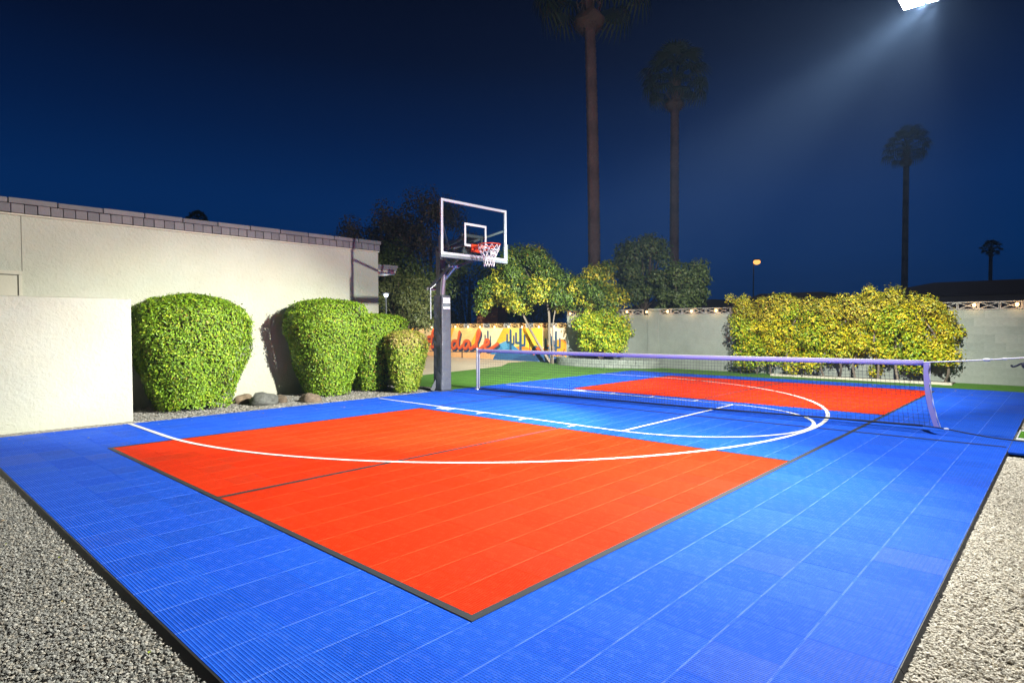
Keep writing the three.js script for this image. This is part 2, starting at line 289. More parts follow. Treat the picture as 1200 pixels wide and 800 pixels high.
// ------------------------------------------------------------------ stucco house
const HX = -6.92;
{
  const h = thing('house', 'pale stucco house with grey tiled parapet along the court', 'house', [HX, 0, .25]);
  part('wall', bx(-7, -.1, 0, 0, 3.16, 13), M.stucco, h);
  part('control_joint', bx(-.01, 2.27, 6.612, .0025, 3.15, 6.622), M.groove, h);
  const capL = .62;
  for (let k = 0; k * capL < 12.6; k++) { const z = k * capL - .04; part('cap_tile', rbx(-.5, 3.302, z + .005, .085, 3.385 + rr(-.004, .004), z + capL - .005, .012), M.roofTile[k % 3], h).rotation.z = 0; }
  for (let k = 0; k * .165 < 10.8; k++) { const z = k * .165 - .02; const g = rbx(-.3, -.07, z + .003, 0, .07, z + .162, .012); const o = part('roof_tile', g, M.roofTile[(k * 7 + (k >> 2)) % 3], h); o.position.set(.055 + rr(-.006, .006), 3.232 + rr(-.005, .005), 0); o.rotation.z = .05; }
  part('parapet_moulding', rbx(-.2, 3.13, -.02, .03, 3.158, 12.9, .006), M.paintTrim, h);
  const d = part('door', bx(-.02, 0, 6.68, .006, 2.2, 7.6), M.paintTrim, h);
  part('door_frame', [bx(-.01, 2.215, 6.62, .03, 2.27, 7.7), bx(-.01, 0, 6.622, .026, 2.212, 6.664)], M.paintTrim, d);
  part('door_gap', [bx(-.01, 2.2, 6.664, .01, 2.214, 7.6), bx(-.01, 0, 6.664, .01, 2.2, 6.679)], M.groove, d);
  const e = part('eave', [bx(-6, 2.80, -.6, -.03, 2.86, -.003), bx(-6, 2.735, -.57, -.045, 2.798, -.003)], M.roofTile[1], h);
  part('fascia', bx(-6, 2.665, -.545, -.06, 2.733, -.003), M.paintTrim, e); part('soffit', bx(-5.9, 2.645, -.53, -.08, 2.663, -.003), M.whitePaint, e);
}
{ const t = thing('garden_wall', 'low off white textured stucco wall standing in front of the house', 'wall', [-5.2, 0, 5.85]);
  part('wall', rbx(-.22, -.1, 0, 0, 1.82, 8, .02, 3), M.stucco, t); }

// ------------------------------------------------------------------ block fence, breeze blocks, mural
const FZ = -9.4;
function breezeGeo() {
  const w = .392, h = .186, b = .019, d = .1, g = [bx(-w / 2, 0, -d, w / 2, b, 0), bx(-w / 2, h - b, -d, w / 2, h, 0), bx(-w / 2, b, -d, -w / 2 + b, h - b, 0), bx(w / 2 - b, b, -d, w / 2, h - b, 0)];
  for (const s of [1, -1]) { const L = Math.hypot(w - 2 * b, h - 2 * b) - .01, q = bx(-L / 2, -.009, -d + .006 + (s > 0 ? .002 : 0), L / 2, .009, -.004 - (s > 0 ? .002 : 0)); q.rotateZ(s * Math.atan2(h - 2 * b, w - 2 * b)); q.translate(0, h / 2, 0); g.push(q); }
  return mergeGeometries(g.map(norm));
}
const bzg = breezeGeo();
{
  const t = thing('block_fence', 'grey green block fence with a breeze block top course', 'fence', [0, 0, FZ]);
  part('wall_panel', bx(-8.73, -.2, -.15, -5.302, 1.745, -.01), M.block[1], t);
  part('wall_panel', bx(-5.295, -.2, -.15, -1.61, 1.745, 0), M.block[2], t);
  part('mortar_backing', bx(-1.6, -.2, -.15, 9.4, 1.742, -.0045), M.block[0], t);
  part('pilaster', bx(-5.3, -.2, -.16, -4.9, 1.955, .02), M.block[3], t);
  const bg = [0, 1].map(k => bx(-.199 * (k ? .5 : 1) + .0005, .001, -.12, .199 * (k ? .5 : 1) - .0005, .192, 0));
  for (let c = 0; c < 9; c++) for (let k = 0; k < 16; k++) {
    const x = -1.4 + k * .4025 + (c % 2 ? .2 : 0); const o = part('block', bg[0], M.block[Math.floor(rnd() * 4)], t); o.position.set(x, c * .1945 - .01, rr(-.0012, .0012));
  }
  for (const x of [...Array.from({ length: 8 }, (_, k) => -8.53 + k * .4), -5.42, ...Array.from({ length: 29 }, (_, k) => -4.697 + k * .4)]) { if (x === -5.42) continue; part('breeze_block', bzg, M.breeze, t).position.set(x, 1.752 + rr(-.001, .001), -.008); }
}
{
  const W = 2048, H = 288, cv = document.createElement('canvas'); cv.width = W; cv.height = H; const c = cv.getContext('2d');
  const X0 = -18.4, X1 = -8.75, HH = 1.3, X = x => (x - X0) / (X1 - X0) * W, Y = y => H - y / HH * H;
  const P = (pts, f) => { c.fillStyle = f; c.beginPath(); pts.forEach(([x, y], i) => i ? c.lineTo(X(x), Y(y)) : c.moveTo(X(x), Y(y))); c.closePath(); c.fill(); };
  const Q = (pts, f) => { c.fillStyle = f; c.beginPath(); c.moveTo(X(pts[0][0]), Y(pts[0][1])); for (let i = 1; i < pts.length - 1; i++) { const mx = (pts[i][0] + pts[i + 1][0]) / 2, my = (pts[i][1] + pts[i + 1][1]) / 2; c.quadraticCurveTo(X(pts[i][0]), Y(pts[i][1]), X(mx), Y(my)); } c.lineTo(X(pts.at(-1)[0]), Y(pts.at(-1)[1])); c.closePath(); c.fill(); };
  c.fillStyle = '#f3b62a'; c.fillRect(0, 0, W, H);
  for (const [a, b, col] of [[-18.4, -17.2, '#f6d9a0'], [-15.6, -14.4, '#f4cf7e'], [-13.9, -12.9, '#f7dfae'], [-12.2, -11.2, '#f6cf63'], [-10.5, -9.6, '#f8e6c4']]) P([[a, 0], [b, 0], [b + .9, 1.3], [a + .6, 1.3]], col);
  P([[-11.2, .4], [-9.6, .4], [-9.2, 1.3], [-10.9, 1.3]], '#f7c935'); P([[-9.9, .5], [-8.7, .4], [-8.7, 1.3], [-9.9, 1.3]], '#f8e2bd');
  Q([[-18.4, 0], [-18.4, .42], [-16.5, .62], [-14.8, .38], [-13.2, .5], [-12.2, .3], [-12.1, 0]], '#e7a05b');
  P([[-18.4, .0], [-18.4, .3], [-12.4, .24], [-12.3, 0]], '#eab073');
  Q([[-12.3, .3], [-11.5, .5], [-10.9, .62], [-10.2, .36], [-9.8, .55], [-9.3, .86], [-8.7, .9], [-8.7, .1], [-12.3, .1]], '#ef8a24');
  Q([[-9.9, .3], [-9.5, .74], [-9.1, .85], [-8.7, .72], [-8.7, .1], [-9.9, .1]], '#f5a623');
  P([[-12.75, .42], [-12.2, .66], [-11.85, .78], [-11.5, .64], [-11.1, .4], [-11.1, .2], [-12.75, .2]], '#3c86b4');
  P([[-12.2, .66], [-11.85, .78], [-11.75, .5], [-12, .4]], '#5aa3c8');
  Q([[-12.6, 0], [-12.5, .28], [-11.7, .42], [-10.8, .34], [-9.9, .36], [-9.2, .2], [-8.75, .26], [-8.75, 0]], '#2c5f8c');
  Q([[-11.6, 0], [-11, .22], [-10.2, .26], [-9.6, .1], [-9.5, 0]], '#1f4a76'); Q([[-10.2, 0], [-9.6, .2], [-8.9, .2], [-8.8, 0]], '#5b79ad');
  c.lineCap = c.lineJoin = 'round';
  const S = (pts, w, col, smooth = true) => { c.strokeStyle = col; c.lineWidth = w / (X1 - X0) * W; c.beginPath(); c.moveTo(X(pts[0][0]), Y(pts[0][1])); if (smooth && pts.length > 2) { for (let i = 1; i < pts.length - 1; i++) { const mx = i < pts.length - 2 ? (pts[i][0] + pts[i + 1][0]) / 2 : pts[i + 1][0], my = i < pts.length - 2 ? (pts[i][1] + pts[i + 1][1]) / 2 : pts[i + 1][1]; c.quadraticCurveTo(X(pts[i][0]), Y(pts[i][1]), X(mx), Y(my)); } } else for (const q of pts.slice(1)) c.lineTo(X(q[0]), Y(q[1])); c.stroke(); };
  const cactus = (x, y0, h, w, col = '#24506f') => { S([[x, y0], [x, y0 + h]], w, col, false); S([[x, y0 + h * .4], [x - h * .24, y0 + h * .4], [x - h * .24, y0 + h * .78]], w * .75, col, false); S([[x, y0 + h * .3], [x + h * .22, y0 + h * .32], [x + h * .22, y0 + h * .7]], w * .75, col, false); };
  cactus(-12.9, .45, .7, .09); cactus(-11.6, .4, .8, .12); cactus(-11.06, .3, 1.0, .14); cactus(-9.55, .2, .85, .13, '#2b557a'); cactus(-9.25, .3, .85, .1);
  S([[-10.45, .2], [-10.3, .7], [-10.15, .4]], .22, '#24506f'); S([[-10.35, .3], [-10.2, .62], [-10.0, .45]], .12, '#d9582a'); S([[-10.6, .9], [-10.55, .3]], .05, '#9a5a2b'); S([[-8.85, .5], [-8.95, .2], [-9.1, .05]], .05, '#7a4a2b');
  // brush script word, traced stroke by stroke
  const word = [];
  const g = (x, pts) => word.push(pts.map(([a, b]) => [x + a, b]));
  g(-18.25, [[.62, 1.02], [.35, 1.2], [.08, 1.0], [.4, .78], [.62, .58], [.3, .36], [-.05, .5]]);                               // S
  g(-17.55, [[.3, .72], [.1, .8], [-.02, .56], [.12, .42], [.38, .54]]);                                                       // c
  g(-17.15, [[.2, .76], [0, .7], [.02, .46], [.22, .44], [.3, .66], [.18, .78], [.4, .7]]);                                    // o
  g(-16.7, [[.22, 1.22], [.12, .8], [.08, .5], [.2, .4], [.36, .54]]); g(-16.7, [[-.12, .9], [.15, .93], [.42, .98]]);         // t
  g(-16.3, [[.24, 1.24], [.14, .8], [.1, .48], [.22, .38], [.4, .54]]); g(-16.3, [[-.06, .92], [.2, .95], [.5, 1.02]]);        // t
  g(-15.85, [[0, .54], [.22, .78], [.26, .6], [.3, .44], [.08, .38], [-.02, .44]]); g(-15.62, [[0, .5], [.2, .46], [.34, .58]]); // s
  g(-15.2, [[.34, .74], [.1, .78], [.0, .52], [.14, .38], [.36, .56], [.5, .96], [.56, 1.22], [.44, .8], [.42, .48], [.56, .42], [.7, .54]]); // d
  g(-14.45, [[.38, .74], [.12, .8], [.0, .52], [.16, .38], [.36, .6], [.4, .76], [.4, .5], [.5, .4], [.68, .54]]);             // a
  g(-13.72, [[0, .52], [.3, .92], [.34, 1.24], [.2, 1.2], [.12, .7], [.16, .42], [.34, .4], [.5, .54]]);                        // l
  g(-13.2, [[0, .54], [.34, .62], [.36, .82], [.16, .82], [.06, .54], [.2, .38], [.5, .46], [.86, .66]]);                       // e
  const draw = (dx, dy, w, col) => word.forEach(s => S(s.map(([a, b]) => [a + dx, b + dy - .02]), w, col));
  draw(.07, -.09, .16, '#25384f'); draw(.03, -.04, .16, '#2f3f52'); draw(0, 0, .15, '#d4491c'); draw(-.015, .02, .06, '#e66a2c');
  S([[-17.9, .24], [-16, .2], [-13, .3]], .03, '#25384f'); S([[-14.5, .34], [-14.5, .02]], .07, '#3a3436', false);
  const im = c.getImageData(0, 0, W, H), dd = im.data; for (let k = 0; k < dd.length; k += 4) { const p = k / 4, y = Math.floor(p / W), v = .9 + .2 * (nB[(y * 2 % 512) * 512 + (p % W) % 512] - .25) ; for (let j = 0; j < 3; j++) dd[k + j] = Math.min(255, dd[k + j] * v); } c.putImageData(im, 0, 0);
  const tx = new THREE.CanvasTexture(cv); tx.colorSpace = THREE.SRGBColorSpace; tx.magFilter = THREE.LinearFilter;
  const t = thing('mural_wall', 'low wall painted with orange script lettering, cacti and desert hills', 'wall', [0, 0, FZ]);
  part('wall', bx(X0, -.2, -.16, X1, 1.3, -.006), M.block[2], t);
  const pg = new THREE.PlaneGeometry(X1 - X0, 1.3); pg.translate((X0 + X1) / 2, .65, 0); part('painting', pg, std({ map: tx, roughness: .85, color: lin(.86, .86, .86) }), t);
  let k = 0; for (let x = X0 + .2; x < X1 - .15; x += .4) { part('breeze_block', bzg, k++ % 3 === 1 ? M.breeze : M.breezeMural, t).position.set(x, 1.302, -.006); }
}
{ const b = thing('wooden_crate', 'brown wooden slat box showing above the mural wall', 'box', [-14.1, 0, -10.6]);
  for (let i = 0; i < 14; i++) part('slat', rbx(-.66, i * .16 + .004 - .06, .02, .66, (i + 1) * .16 - .008 - .06, .045, .006, 1), M.wood, b);
  part('side', bx(-.65, -.07, -.6, -.62, 2.16, .019), M.wood, b); part('side', bx(.62, -.07, -.6, .65, 2.16, .019), M.wood, b); part('lid', bx(-.67, 2.17, -.62, .67, 2.195, .05), M.wood, b); }
{ // curved planter in front of the fence
  const t = thing('planter', 'low curved grey block planter around the round lemon bush', 'planter', [-6.9, 0, FZ]);
  const rx = 2.1, rz = 1.25, n = 20, pt = (a, k) => [Math.cos(a) * (rx - k), Math.sin(a) * (rz - k)];
  for (let i = 0; i < n; i++) for (let c = 0; c < 2; c++) {
    const a0 = Math.PI * (i + (c ? .5 : 0)) / n, a1 = Math.min(Math.PI, a0 + Math.PI / n) - .006; if (a0 > Math.PI - .03) continue; const s = poly([pt(a0, 0), pt((a0 + a1) / 2, -.004), pt(a1, 0), pt(a1, .2), pt(a0, .2)].map(([x, z]) => [x, z]));
    const g = new THREE.ExtrudeGeometry(s, { depth: .148, bevelEnabled: false }); g.rotateX(-Math.PI / 2); g.translate(0, c * .152 - .04, 0); part('planter_block', uvm(g), M.block[(i + c * 2) % 4], t);
  }
  const sh = new THREE.Shape(); for (let i = 0; i <= 24; i++) { const [x, z] = pt(Math.PI * i / 24, .19); i ? sh.lineTo(x, -z) : sh.moveTo(x, -z); }
  part('soil', flat(sh, .2), M.soil, t);
}

// ------------------------------------------------------------------ basketball hoop
{
  const t = thing('basketball_hoop', 'basketball hoop with clear backboard and padded black post', 'basketball hoop', [-4.93, 0, .03]);
  const bxX = 1.09; // backboard plane
  part('pole', [rbx(-.075, -.02, -.075, .075, 3.12, .075, .012)], M.darkSteel, t);
  part('base_plate', [rbx(-.2, -.025, -.2, .2, .005, .2, .01), ...[-1, 1].map(s => sbar([0, .3, s * .06], [-.05, .01, s * .22], .012, .09)), sbar([-.07, .32, 0], [-.24, .01, .02], .012, .1)], M.darkSteel, t);
  { // pad: a soft box with slack folds
    const g = new RoundedBoxGeometry(.29, 2.06, .27, 10, .04); const p = g.attributes.position;
    for (let i = 0; i < p.count; i++) { const x = p.getX(i), y = p.getY(i), z = p.getZ(i), k = .006 * Math.sin(y * 9 + z * 13 + x * 4) + .004 * Math.sin(y * 21 - z * 17), fl = y < -.75 ? (-.75 - y) * .28 : 0; p.setXYZ(i, x * (1 + fl) + k * Math.sign(x || 1), y, z * (1 + fl * .9) + k); }
    g.computeVertexNormals(); g.translate(.035, 1.03, 0); const pad = part('pole_pad', uvm(g), M.pad, t);
    part('pad_label', [bx(.188, 1.88, -.095, .1925, 2.0, .1), bx(.188, 1.76, -.095, .1925, 1.81, .1)], M.whitePaint, pad);
    part('pad_label', bx(.188, 1.82, -.095, .193, 1.865, .1), M.boardPad, pad);
    part('pad_seam', [bar([.168, .1, .128], [.168, 2.03, .126], .008), bar([.168, .1, -.128], [.168, 2.03, -.126], .008)], M.blackTrim, pad);
  }
  part('crank_rod', [bar([-.1, 1.55, .2], [-.1, 2.22, .2], .013), bar([-.1, 2.2, .2], [-.06, 2.3, .08], .012)], M.galv, t);
  part('actuator', [bar([.06, 2.05, .02], [.13, 2.5, .02], .055, .06, 12), new THREE.SphereGeometry(.06, 12, 8).translate(.13, 2.5, .02)], M.steel, t);
  for (const s of [-1, 1]) {
    part('lower_arm', [sbar([-.3, 2.2, s * .1], [.42, 2.66, s * .1], .035, .07), sbar([.42, 2.66, s * .1], [bxX - .06, 2.84, s * .28], .03, .06)], M.darkSteel, t);
    part('upper_arm', [sbar([-.02, 3.02, s * .1], [.45, 2.68, s * .1], .03, .06), sbar([.34, 3.04, s * .06], [bxX - .035, 3.42, s * .86], .03, .045)], M.darkSteel, t);
  }
  part('arm_joint', [bar([.43, 2.66, -.14], [.43, 2.66, .14], .03), bar([-.29, 2.21, -.13], [-.29, 2.21, .13], .035), sbar([.16, 2.42, 0], [.5, 2.68, 0], .05)], M.galv, t);
  part('rear_bracket', [rbx(bxX - .1, 2.86, -.3, bxX - .05, 2.94, .3, .008), rbx(bxX - .1, 3.2, -.32, bxX - .05, 3.26, .32, .008), sbar([bxX - .08, 2.9, .25], [bxX - .08, 3.23, .25], .04), sbar([bxX - .08, 2.9, -.25], [bxX - .08, 3.23, -.25], .04), sbar([.05, 3.05, .07], [bxX - .09, 3.22, .15], .04, .06), sbar([.05, 3.05, -.07], [bxX - .09, 3.22, -.15], .04, .06)], M.darkSteel, t);
  const y0 = 2.785, y1 = 3.865, zw = .92;

  const board = part('backboard', (() => { const g = new THREE.PlaneGeometry(zw * 2 - .06, y1 - y0 - .06); g.rotateY(Math.PI / 2); g.translate(bxX, (y0 + y1) / 2, 0); return g; })(), M.glass, t);
  part('frame', [rbx(bxX - .035, y1 - .05, -zw, bxX + .012, y1, zw, .006), rbx(bxX - .035, y0, -zw, bxX + .012, y0 + .05, zw, .006), rbx(bxX - .034, y0 + .05, -zw, bxX + .011, y1 - .05, -zw + .05, .006), rbx(bxX - .034, y0 + .05, zw - .05, bxX + .011, y1 - .05, zw, .006)], M.frame, board);
  part('edge_pad', [rbx(bxX - .05, y0 - .055, -zw - .022, bxX + .024, y0 - .003, zw + .022, .012, 3), rbx(bxX - .05, y0 - .0, zw + .003, bxX + .022, y0 + .36, zw + .026, .01), rbx(bxX - .05, y0 - .0, -zw - .026, bxX + .022, y0 + .36, -zw - .003, .01)], M.boardPad, board);
  const q = (a, b2, c, d) => bx(bxX + .003, a, b2, bxX + .006, c, d);
  part('target_square', [q(3.42, -.31, 3.465, .31), q(3.0, -.31, 3.045, .31), q(3.045, -.31, 3.42, -.265), q(3.045, .265, 3.42, .31)], M.whitePaint, board);
  part('board_marking', [q(2.9, -.62, 2.93, -.42), q(2.95, -.62, 2.965, -.42), q(3.0, -.62, 3.015, -.45)], M.whitePaint, board);
  const rx = bxX + .16 + .229, ry = 3.02;
  const rim = part('rim', [(() => { const g = new THREE.TorusGeometry(.229, .011, 8, 36); g.rotateX(Math.PI / 2); g.translate(rx, ry, 0); return g; })(), rbx(bxX + .012, ry - .13, -.14, bxX + .04, ry + .03, .14, .006), rbx(bxX + .03, ry - .05, -.1, bxX + .17, ry - .012, .1, .006), sbar([bxX + .03, ry - .12, .1], [rx - .02, ry - .012, .2], .012, .03), sbar([bxX + .03, ry - .12, -.1], [rx - .02, ry - .012, -.2], .012, .03)], M.rim, t);
  const cords = [], R = (k) => [.222, .205, .165, .125, .112, .105][k], Yk = k => ry - .012 - k * .085, n = 12;
  for (let k = 0; k < 5; k++) for (let i = 0; i < n; i++) for (const s of [-1, 1]) { const a = (i + (k % 2) * .5) / n * 6.2832, a2 = (i + (k % 2) * .5 + s * .5) / n * 6.2832; cords.push(bar([rx + Math.cos(a) * R(k), Yk(k), Math.sin(a) * R(k)], [rx + Math.cos(a2) * R(k + 1), Yk(k + 1), Math.sin(a2) * R(k + 1)], .0055, .0055, 5)); }
  part('net', cords, M.string, rim);
}

// ------------------------------------------------------------------ court net and posts
const NZ = -.64;
{
  const t = thing('court_net', 'black mesh court net with lavender top tape', 'net', [0, 0, NZ]);
  const xl = -4.45, xr = 3.74, top = x => .865 + .055 * (x - xl) / (xr - xl) - .012 * Math.sin(Math.PI * (x - xl) / (xr - xl)), bot = x => .012 + .088 * Math.pow((x - xl) / (xr - xl), 1.2);
  const sway = x => .02 * Math.sin(x * 1.3) * Math.sin(Math.PI * (x - xl) / (xr - xl));
  const strip = (f, n = 60) => tube(Array.from({ length: n + 1 }, (_, i) => { const x = xl + (xr - xl) * i / n; return f(x); }), .006, n * 2, 5);
  const rib = (fx, y0, y1, th, n = 64) => { const pos = [], idx = []; for (let i = 0; i <= n; i++) { const x = fx(i / n); for (const [y, z] of [[y0(x), -th], [y1(x), -th], [y1(x), th], [y0(x), th]]) pos.push(x, y, z + sway(x)); } for (let i = 0; i < n; i++) for (let k = 0; k < 4; k++) { const a = i * 4 + k, b = i * 4 + (k + 1) % 4; idx.push(a, b, a + 4, b, b + 4, a + 4); } const g = new THREE.BufferGeometry(); g.setAttribute('position', new THREE.Float32BufferAttribute(pos, 3)); g.setIndex(idx); g.computeVertexNormals(); return g; };
  const fx = u => xl + (xr - xl) * u;
  part('top_tape', rib(fx, x => top(x) - .045, x => top(x) + .015, .012), M.tape, t);
  part('tape_edge', rib(fx, x => top(x) + .0155, x => top(x) + .024, .009), M.tapeWhite, t);
  part('hem', rib(fx, x => bot(x) - .012, x => bot(x) + .012, .008), M.hem, t);
  const lean = (u) => xr + .1 * u * u + .02 * u - .012 * Math.sin(u * 3.1); // slack side edge, u = 0 top, 1 bottom
  const sideR = [], N = 14; for (let i = 0; i <= N; i++) { const u = i / N; sideR.push([lean(u), top(xr) + (bot(xr) - top(xr)) * u]); }
  const sideStrip = (w) => { const s = new THREE.Shape(); sideR.forEach(([x, y], i) => i ? s.lineTo(x, y) : s.moveTo(x, y)); [...sideR].reverse().forEach(([x, y], i) => s.lineTo(x + w * (1 - .1 * Math.sin(i * 1.7)), y)); return new THREE.ExtrudeGeometry(s, { depth: .014, bevelEnabled: false }); };
  part('side_tape', sideStrip(.058).translate(0, 0, -.007), M.tape, t); part('side_tape', bx(xl - .01, bot(xl), -.007, xl + .03, top(xl) - .046, .007), M.tapeWhite, t);
  part('side_lacing', tube(sideR.map(([x, y], i) => [x + .068, y, .012 * Math.sin(i * 2.2)]), .005, 40, 5), M.tapeWhite, t);
  const cord = [], step = .052, cr = .0019;
  for (let x = xl + .05; x < xr + .1; x += step) { // uprights follow the slack of the side edge near the end
    const k = Math.max(0, (x - xr + 1.2) / 1.3), sh = (u) => .12 * k * u * u; const xt = Math.min(x - .0 * k, xr + .1); if (xt - sh(0) > xr + .01) continue; cord.push(bar([xt, bot(Math.min(x, xr)), sway(Math.min(x, xr))].map((v, i) => i === 0 ? xt + sh(1) : v), [xt, top(Math.min(x, xr)) - .04, sway(Math.min(x, xr))], cr, cr, 4));
  }
  for (let k = 1; k < 16; k++) { const n = 40; const pts = []; for (let i = 0; i <= n; i++) { const x = fx(i / n); const u = k / 16; pts.push([i === n ? lean(1 - u) : x, bot(x) + (top(x) - .045 - bot(x)) * u, sway(x)]); } for (let i = 0; i < n; i++) cord.push(bar(pts[i], pts[i + 1], cr, cr, 4)); }
  part('mesh', cord, M.netCord, t);
  part('top_cord', tube([[xr - .02, top(xr) - .005, 0], [4.2, .955, 0], [4.55, .99, 0], [4.83, 1.02, 0]], .009, 24, 6), M.tapeWhite, t);
  part('cord_knot', [new THREE.SphereGeometry(.022, 10, 8).scale(1.9, .9, .9).translate(4.38, .972, 0), new THREE.SphereGeometry(.016, 10, 8).scale(2, .8, .8).translate(4.55, .99, .004), new THREE.SphereGeometry(.014, 8, 6).scale(1.5, .8, .8).translate(4.1, .948, 0)], M.tapeWhite, t);
  part('bottom_cord', tube([[xr, bot(xr), 0], [3.98, .085, .0], [4.4, .04, .02], [4.83, .02, .0]], .008, 24, 6), M.hem, t);
  part('cord_knot', new THREE.SphereGeometry(.02, 10, 8).scale(1.6, .9, .9).translate(3.99, .084, 0), M.tapeWhite, t);
}
{ const t = thing('net_post', 'slim silver net post by the basketball pole', 'post', [-4.5, 0, NZ]); part('post', bar([0, -.02, 0], [0, .89, 0], .022, .022, 14), M.galv, t); part('cap', new THREE.SphereGeometry(.026, 14, 8).scale(1, .6, 1).translate(0, .892, 0), M.whitePaint, t); part('foot', new THREE.CylinderGeometry(.05, .055, .012, 18).translate(0, .004, 0), M.galv, t); }
{ const t = thing('net_post', 'dark net post with winch crank holding the white net cord', 'post', [4.86, 0, NZ]);
  part('post', bar([0, -.03, 0], [0, 1.06, 0], .03, .03, 14), M.darkSteel, t); part('winch', [bar([-.02, .9, .07], [-.02, .9, -.05], .055, .055, 16)], M.darkSteel, t);
  part('crank', tube([[-.06, .93, .09], [-.15, .945, .1], [-.2, .915, .1], [-.235, .905, .1], [-.245, .925, .1]], .012, 24, 8), M.hem, t); part('crank', new THREE.SphereGeometry(.04, 12, 8).scale(1, 1, .6).translate(-.115, .925, .1), M.hem, t); }

// ------------------------------------------------------------------ foliage
const leafGeo = (() => { const g = new THREE.BufferGeometry(); // folded pointed leaf, 1 long
  g.setAttribute('position', new THREE.Float32BufferAttribute([0, 0, 0, .27, .45, .07, 0, 1, .03, 0, .5, -.03, -.27, .45, .07], 3)); g.setIndex([0, 1, 3, 1, 2, 3, 0, 3, 4, 3, 2, 4]); const q = g.toNonIndexed(); q.computeVertexNormals(); return q; })();
const _q = new THREE.Object3D(), _c = new THREE.Color(), UPV = V3(0, 1, 0);
function leaves(n, place, parent, name = 'foliage') {
  const m = new THREE.InstancedMesh(leafGeo, M.leaf, n);
  for (let i = 0; i < n; i++) {
    const { p, d, s, c } = place(i); _q.position.set(...p); const dir = V3(d[0] + gauss() * .55, d[1] + gauss() * .55, d[2] + gauss() * .55).normalize();
    _q.quaternion.setFromUnitVectors(V3(0, 0, 1), dir); _q.rotateZ(rr(0, 6.283)); _q.rotateX(rr(-.5, .5)); _q.scale.set(s * rr(.8, 1.25), s * rr(.8, 1.2), s); _q.updateMatrix(); m.setMatrixAt(i, _q.matrix);
    const f = rr(.72, 1.25); m.setColorAt(i, _c.setRGB(c[0] * f, c[1] * f, c[2] * f));
  }
  m.name = name; m.castShadow = m.receiveShadow = true; m.userData.kind = 'stuff'; parent.add(m); return m;
}
const pick = (l) => { let t = rnd() * l.reduce((a, b) => a + b[3], 0); for (const c of l) { t -= c[3]; if (t <= 0) return c; } return l[0]; };
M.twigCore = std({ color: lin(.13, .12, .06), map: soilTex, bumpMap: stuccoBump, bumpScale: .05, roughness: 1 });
// clipped bush: profile [[height, radius] ...] as shares of h and rx/rz
function bush(name, label, cat, [x, z], h, rx, rz, prof, n, leaf, pal, opt = {}) {
  const t = thing(name, label, cat, [x, -.03, z], opt.turn || 0, opt.group); const ex = opt.ex || 2.6;
  const seg = []; let tot = 0; for (let i = 0; i < prof.length - 1; i++) { const [h0, r0] = prof[i], [h1, r1] = prof[i + 1], L = Math.hypot((h1 - h0) * h, (r1 - r0) * rx) * (r0 + r1 + .05); tot += L; seg.push(tot); }
  const sup = (a) => { const c = Math.cos(a), s = Math.sin(a), k = Math.pow(Math.pow(Math.abs(c), ex) + Math.pow(Math.abs(s), ex), -1 / ex); return [c * k, s * k]; };
  const ph = rr(0, 9), lump = (a, y) => 1 + (opt.lump ?? .035) * (Math.sin(a * 3 + ph + y * 2) + Math.sin(a * 7 + 2 * ph - y * 5) * .7 + Math.sin(y * 9 + a * 4 + ph) * .6);
  leaves(n, () => {
    const u = rnd() * tot; let i = seg.findIndex(v => v >= u); const f = rnd(), [h0, r0] = prof[i], [h1, r1] = prof[i + 1], hh = h0 + (h1 - h0) * f, r = r0 + (r1 - r0) * f, a = rr(0, 6.2832), [cx, cz] = sup(a);
    const hole = Math.sin(a * 4.3 + ph * 3 + hh * 7) * Math.sin(hh * 11 + a * 2.1 + ph) * Math.sin(a * 9 - hh * 15), dp = 1 - Math.abs(gauss()) * (opt.depth ?? .09) - Math.max(0, hole - .3) * .22 * rnd() + (rnd() < .03 ? rr(.02, .07) : 0), k = lump(a, hh * h) * dp, tx = (h1 - h0) * h, ty = -(r1 - r0) * rx, tl = Math.hypot(tx, ty) || 1;
    const y = .04 + (hh * h - h * .5) * (1 - (1 - dp) * .6) + h * .5 + (opt.topLump ? opt.topLump * Math.sin(a * 2 + ph) * Math.sin(r * 5 + ph) * hh : 0);
    return { p: [cx * r * rx * k, y, cz * r * rz * k], d: [cx * tx / tl, ty / tl + .25, cz * tx / tl], s: leaf * rr(.6, 1.4), c: pick(opt.palAt ? opt.palAt(hh, a) : pal) };
  }, t);
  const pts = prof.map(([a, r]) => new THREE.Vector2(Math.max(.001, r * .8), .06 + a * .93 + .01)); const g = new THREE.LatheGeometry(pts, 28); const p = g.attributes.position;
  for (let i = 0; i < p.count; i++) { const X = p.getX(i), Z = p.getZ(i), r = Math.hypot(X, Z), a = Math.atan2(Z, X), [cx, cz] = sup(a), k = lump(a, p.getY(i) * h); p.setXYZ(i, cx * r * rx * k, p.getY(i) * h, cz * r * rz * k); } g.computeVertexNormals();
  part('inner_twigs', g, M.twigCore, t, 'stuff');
  part('stem', Array.from({ length: opt.stems ?? 3 }, (_, k) => { const a = k * 2.1 + ph; return limb([[Math.cos(a) * .1, 0, Math.sin(a) * .1], [Math.cos(a) * .14, .18, Math.sin(a) * .14], [Math.cos(a) * .3 * rx, h * .5, Math.sin(a) * .3 * rz]], [.03, .026, .015]); }), M.bark, t);
  return t;
}
const greenPal = [[.18, .34, .012, 5], [.25, .4, .014, 4], [.13, .26, .012, 3], [.34, .44, .02, 2], [.07, .15, .01, .8], [.32, .24, .04, .3]];
const yelPal = [[.36, .36, .012, 3], [.26, .32, .014, 4], [.15, .25, .014, 3], [.5, .4, .015, 1.6], [.09, .16, .012, 1.5]];
const G1 = 'clipped bushes along the house';
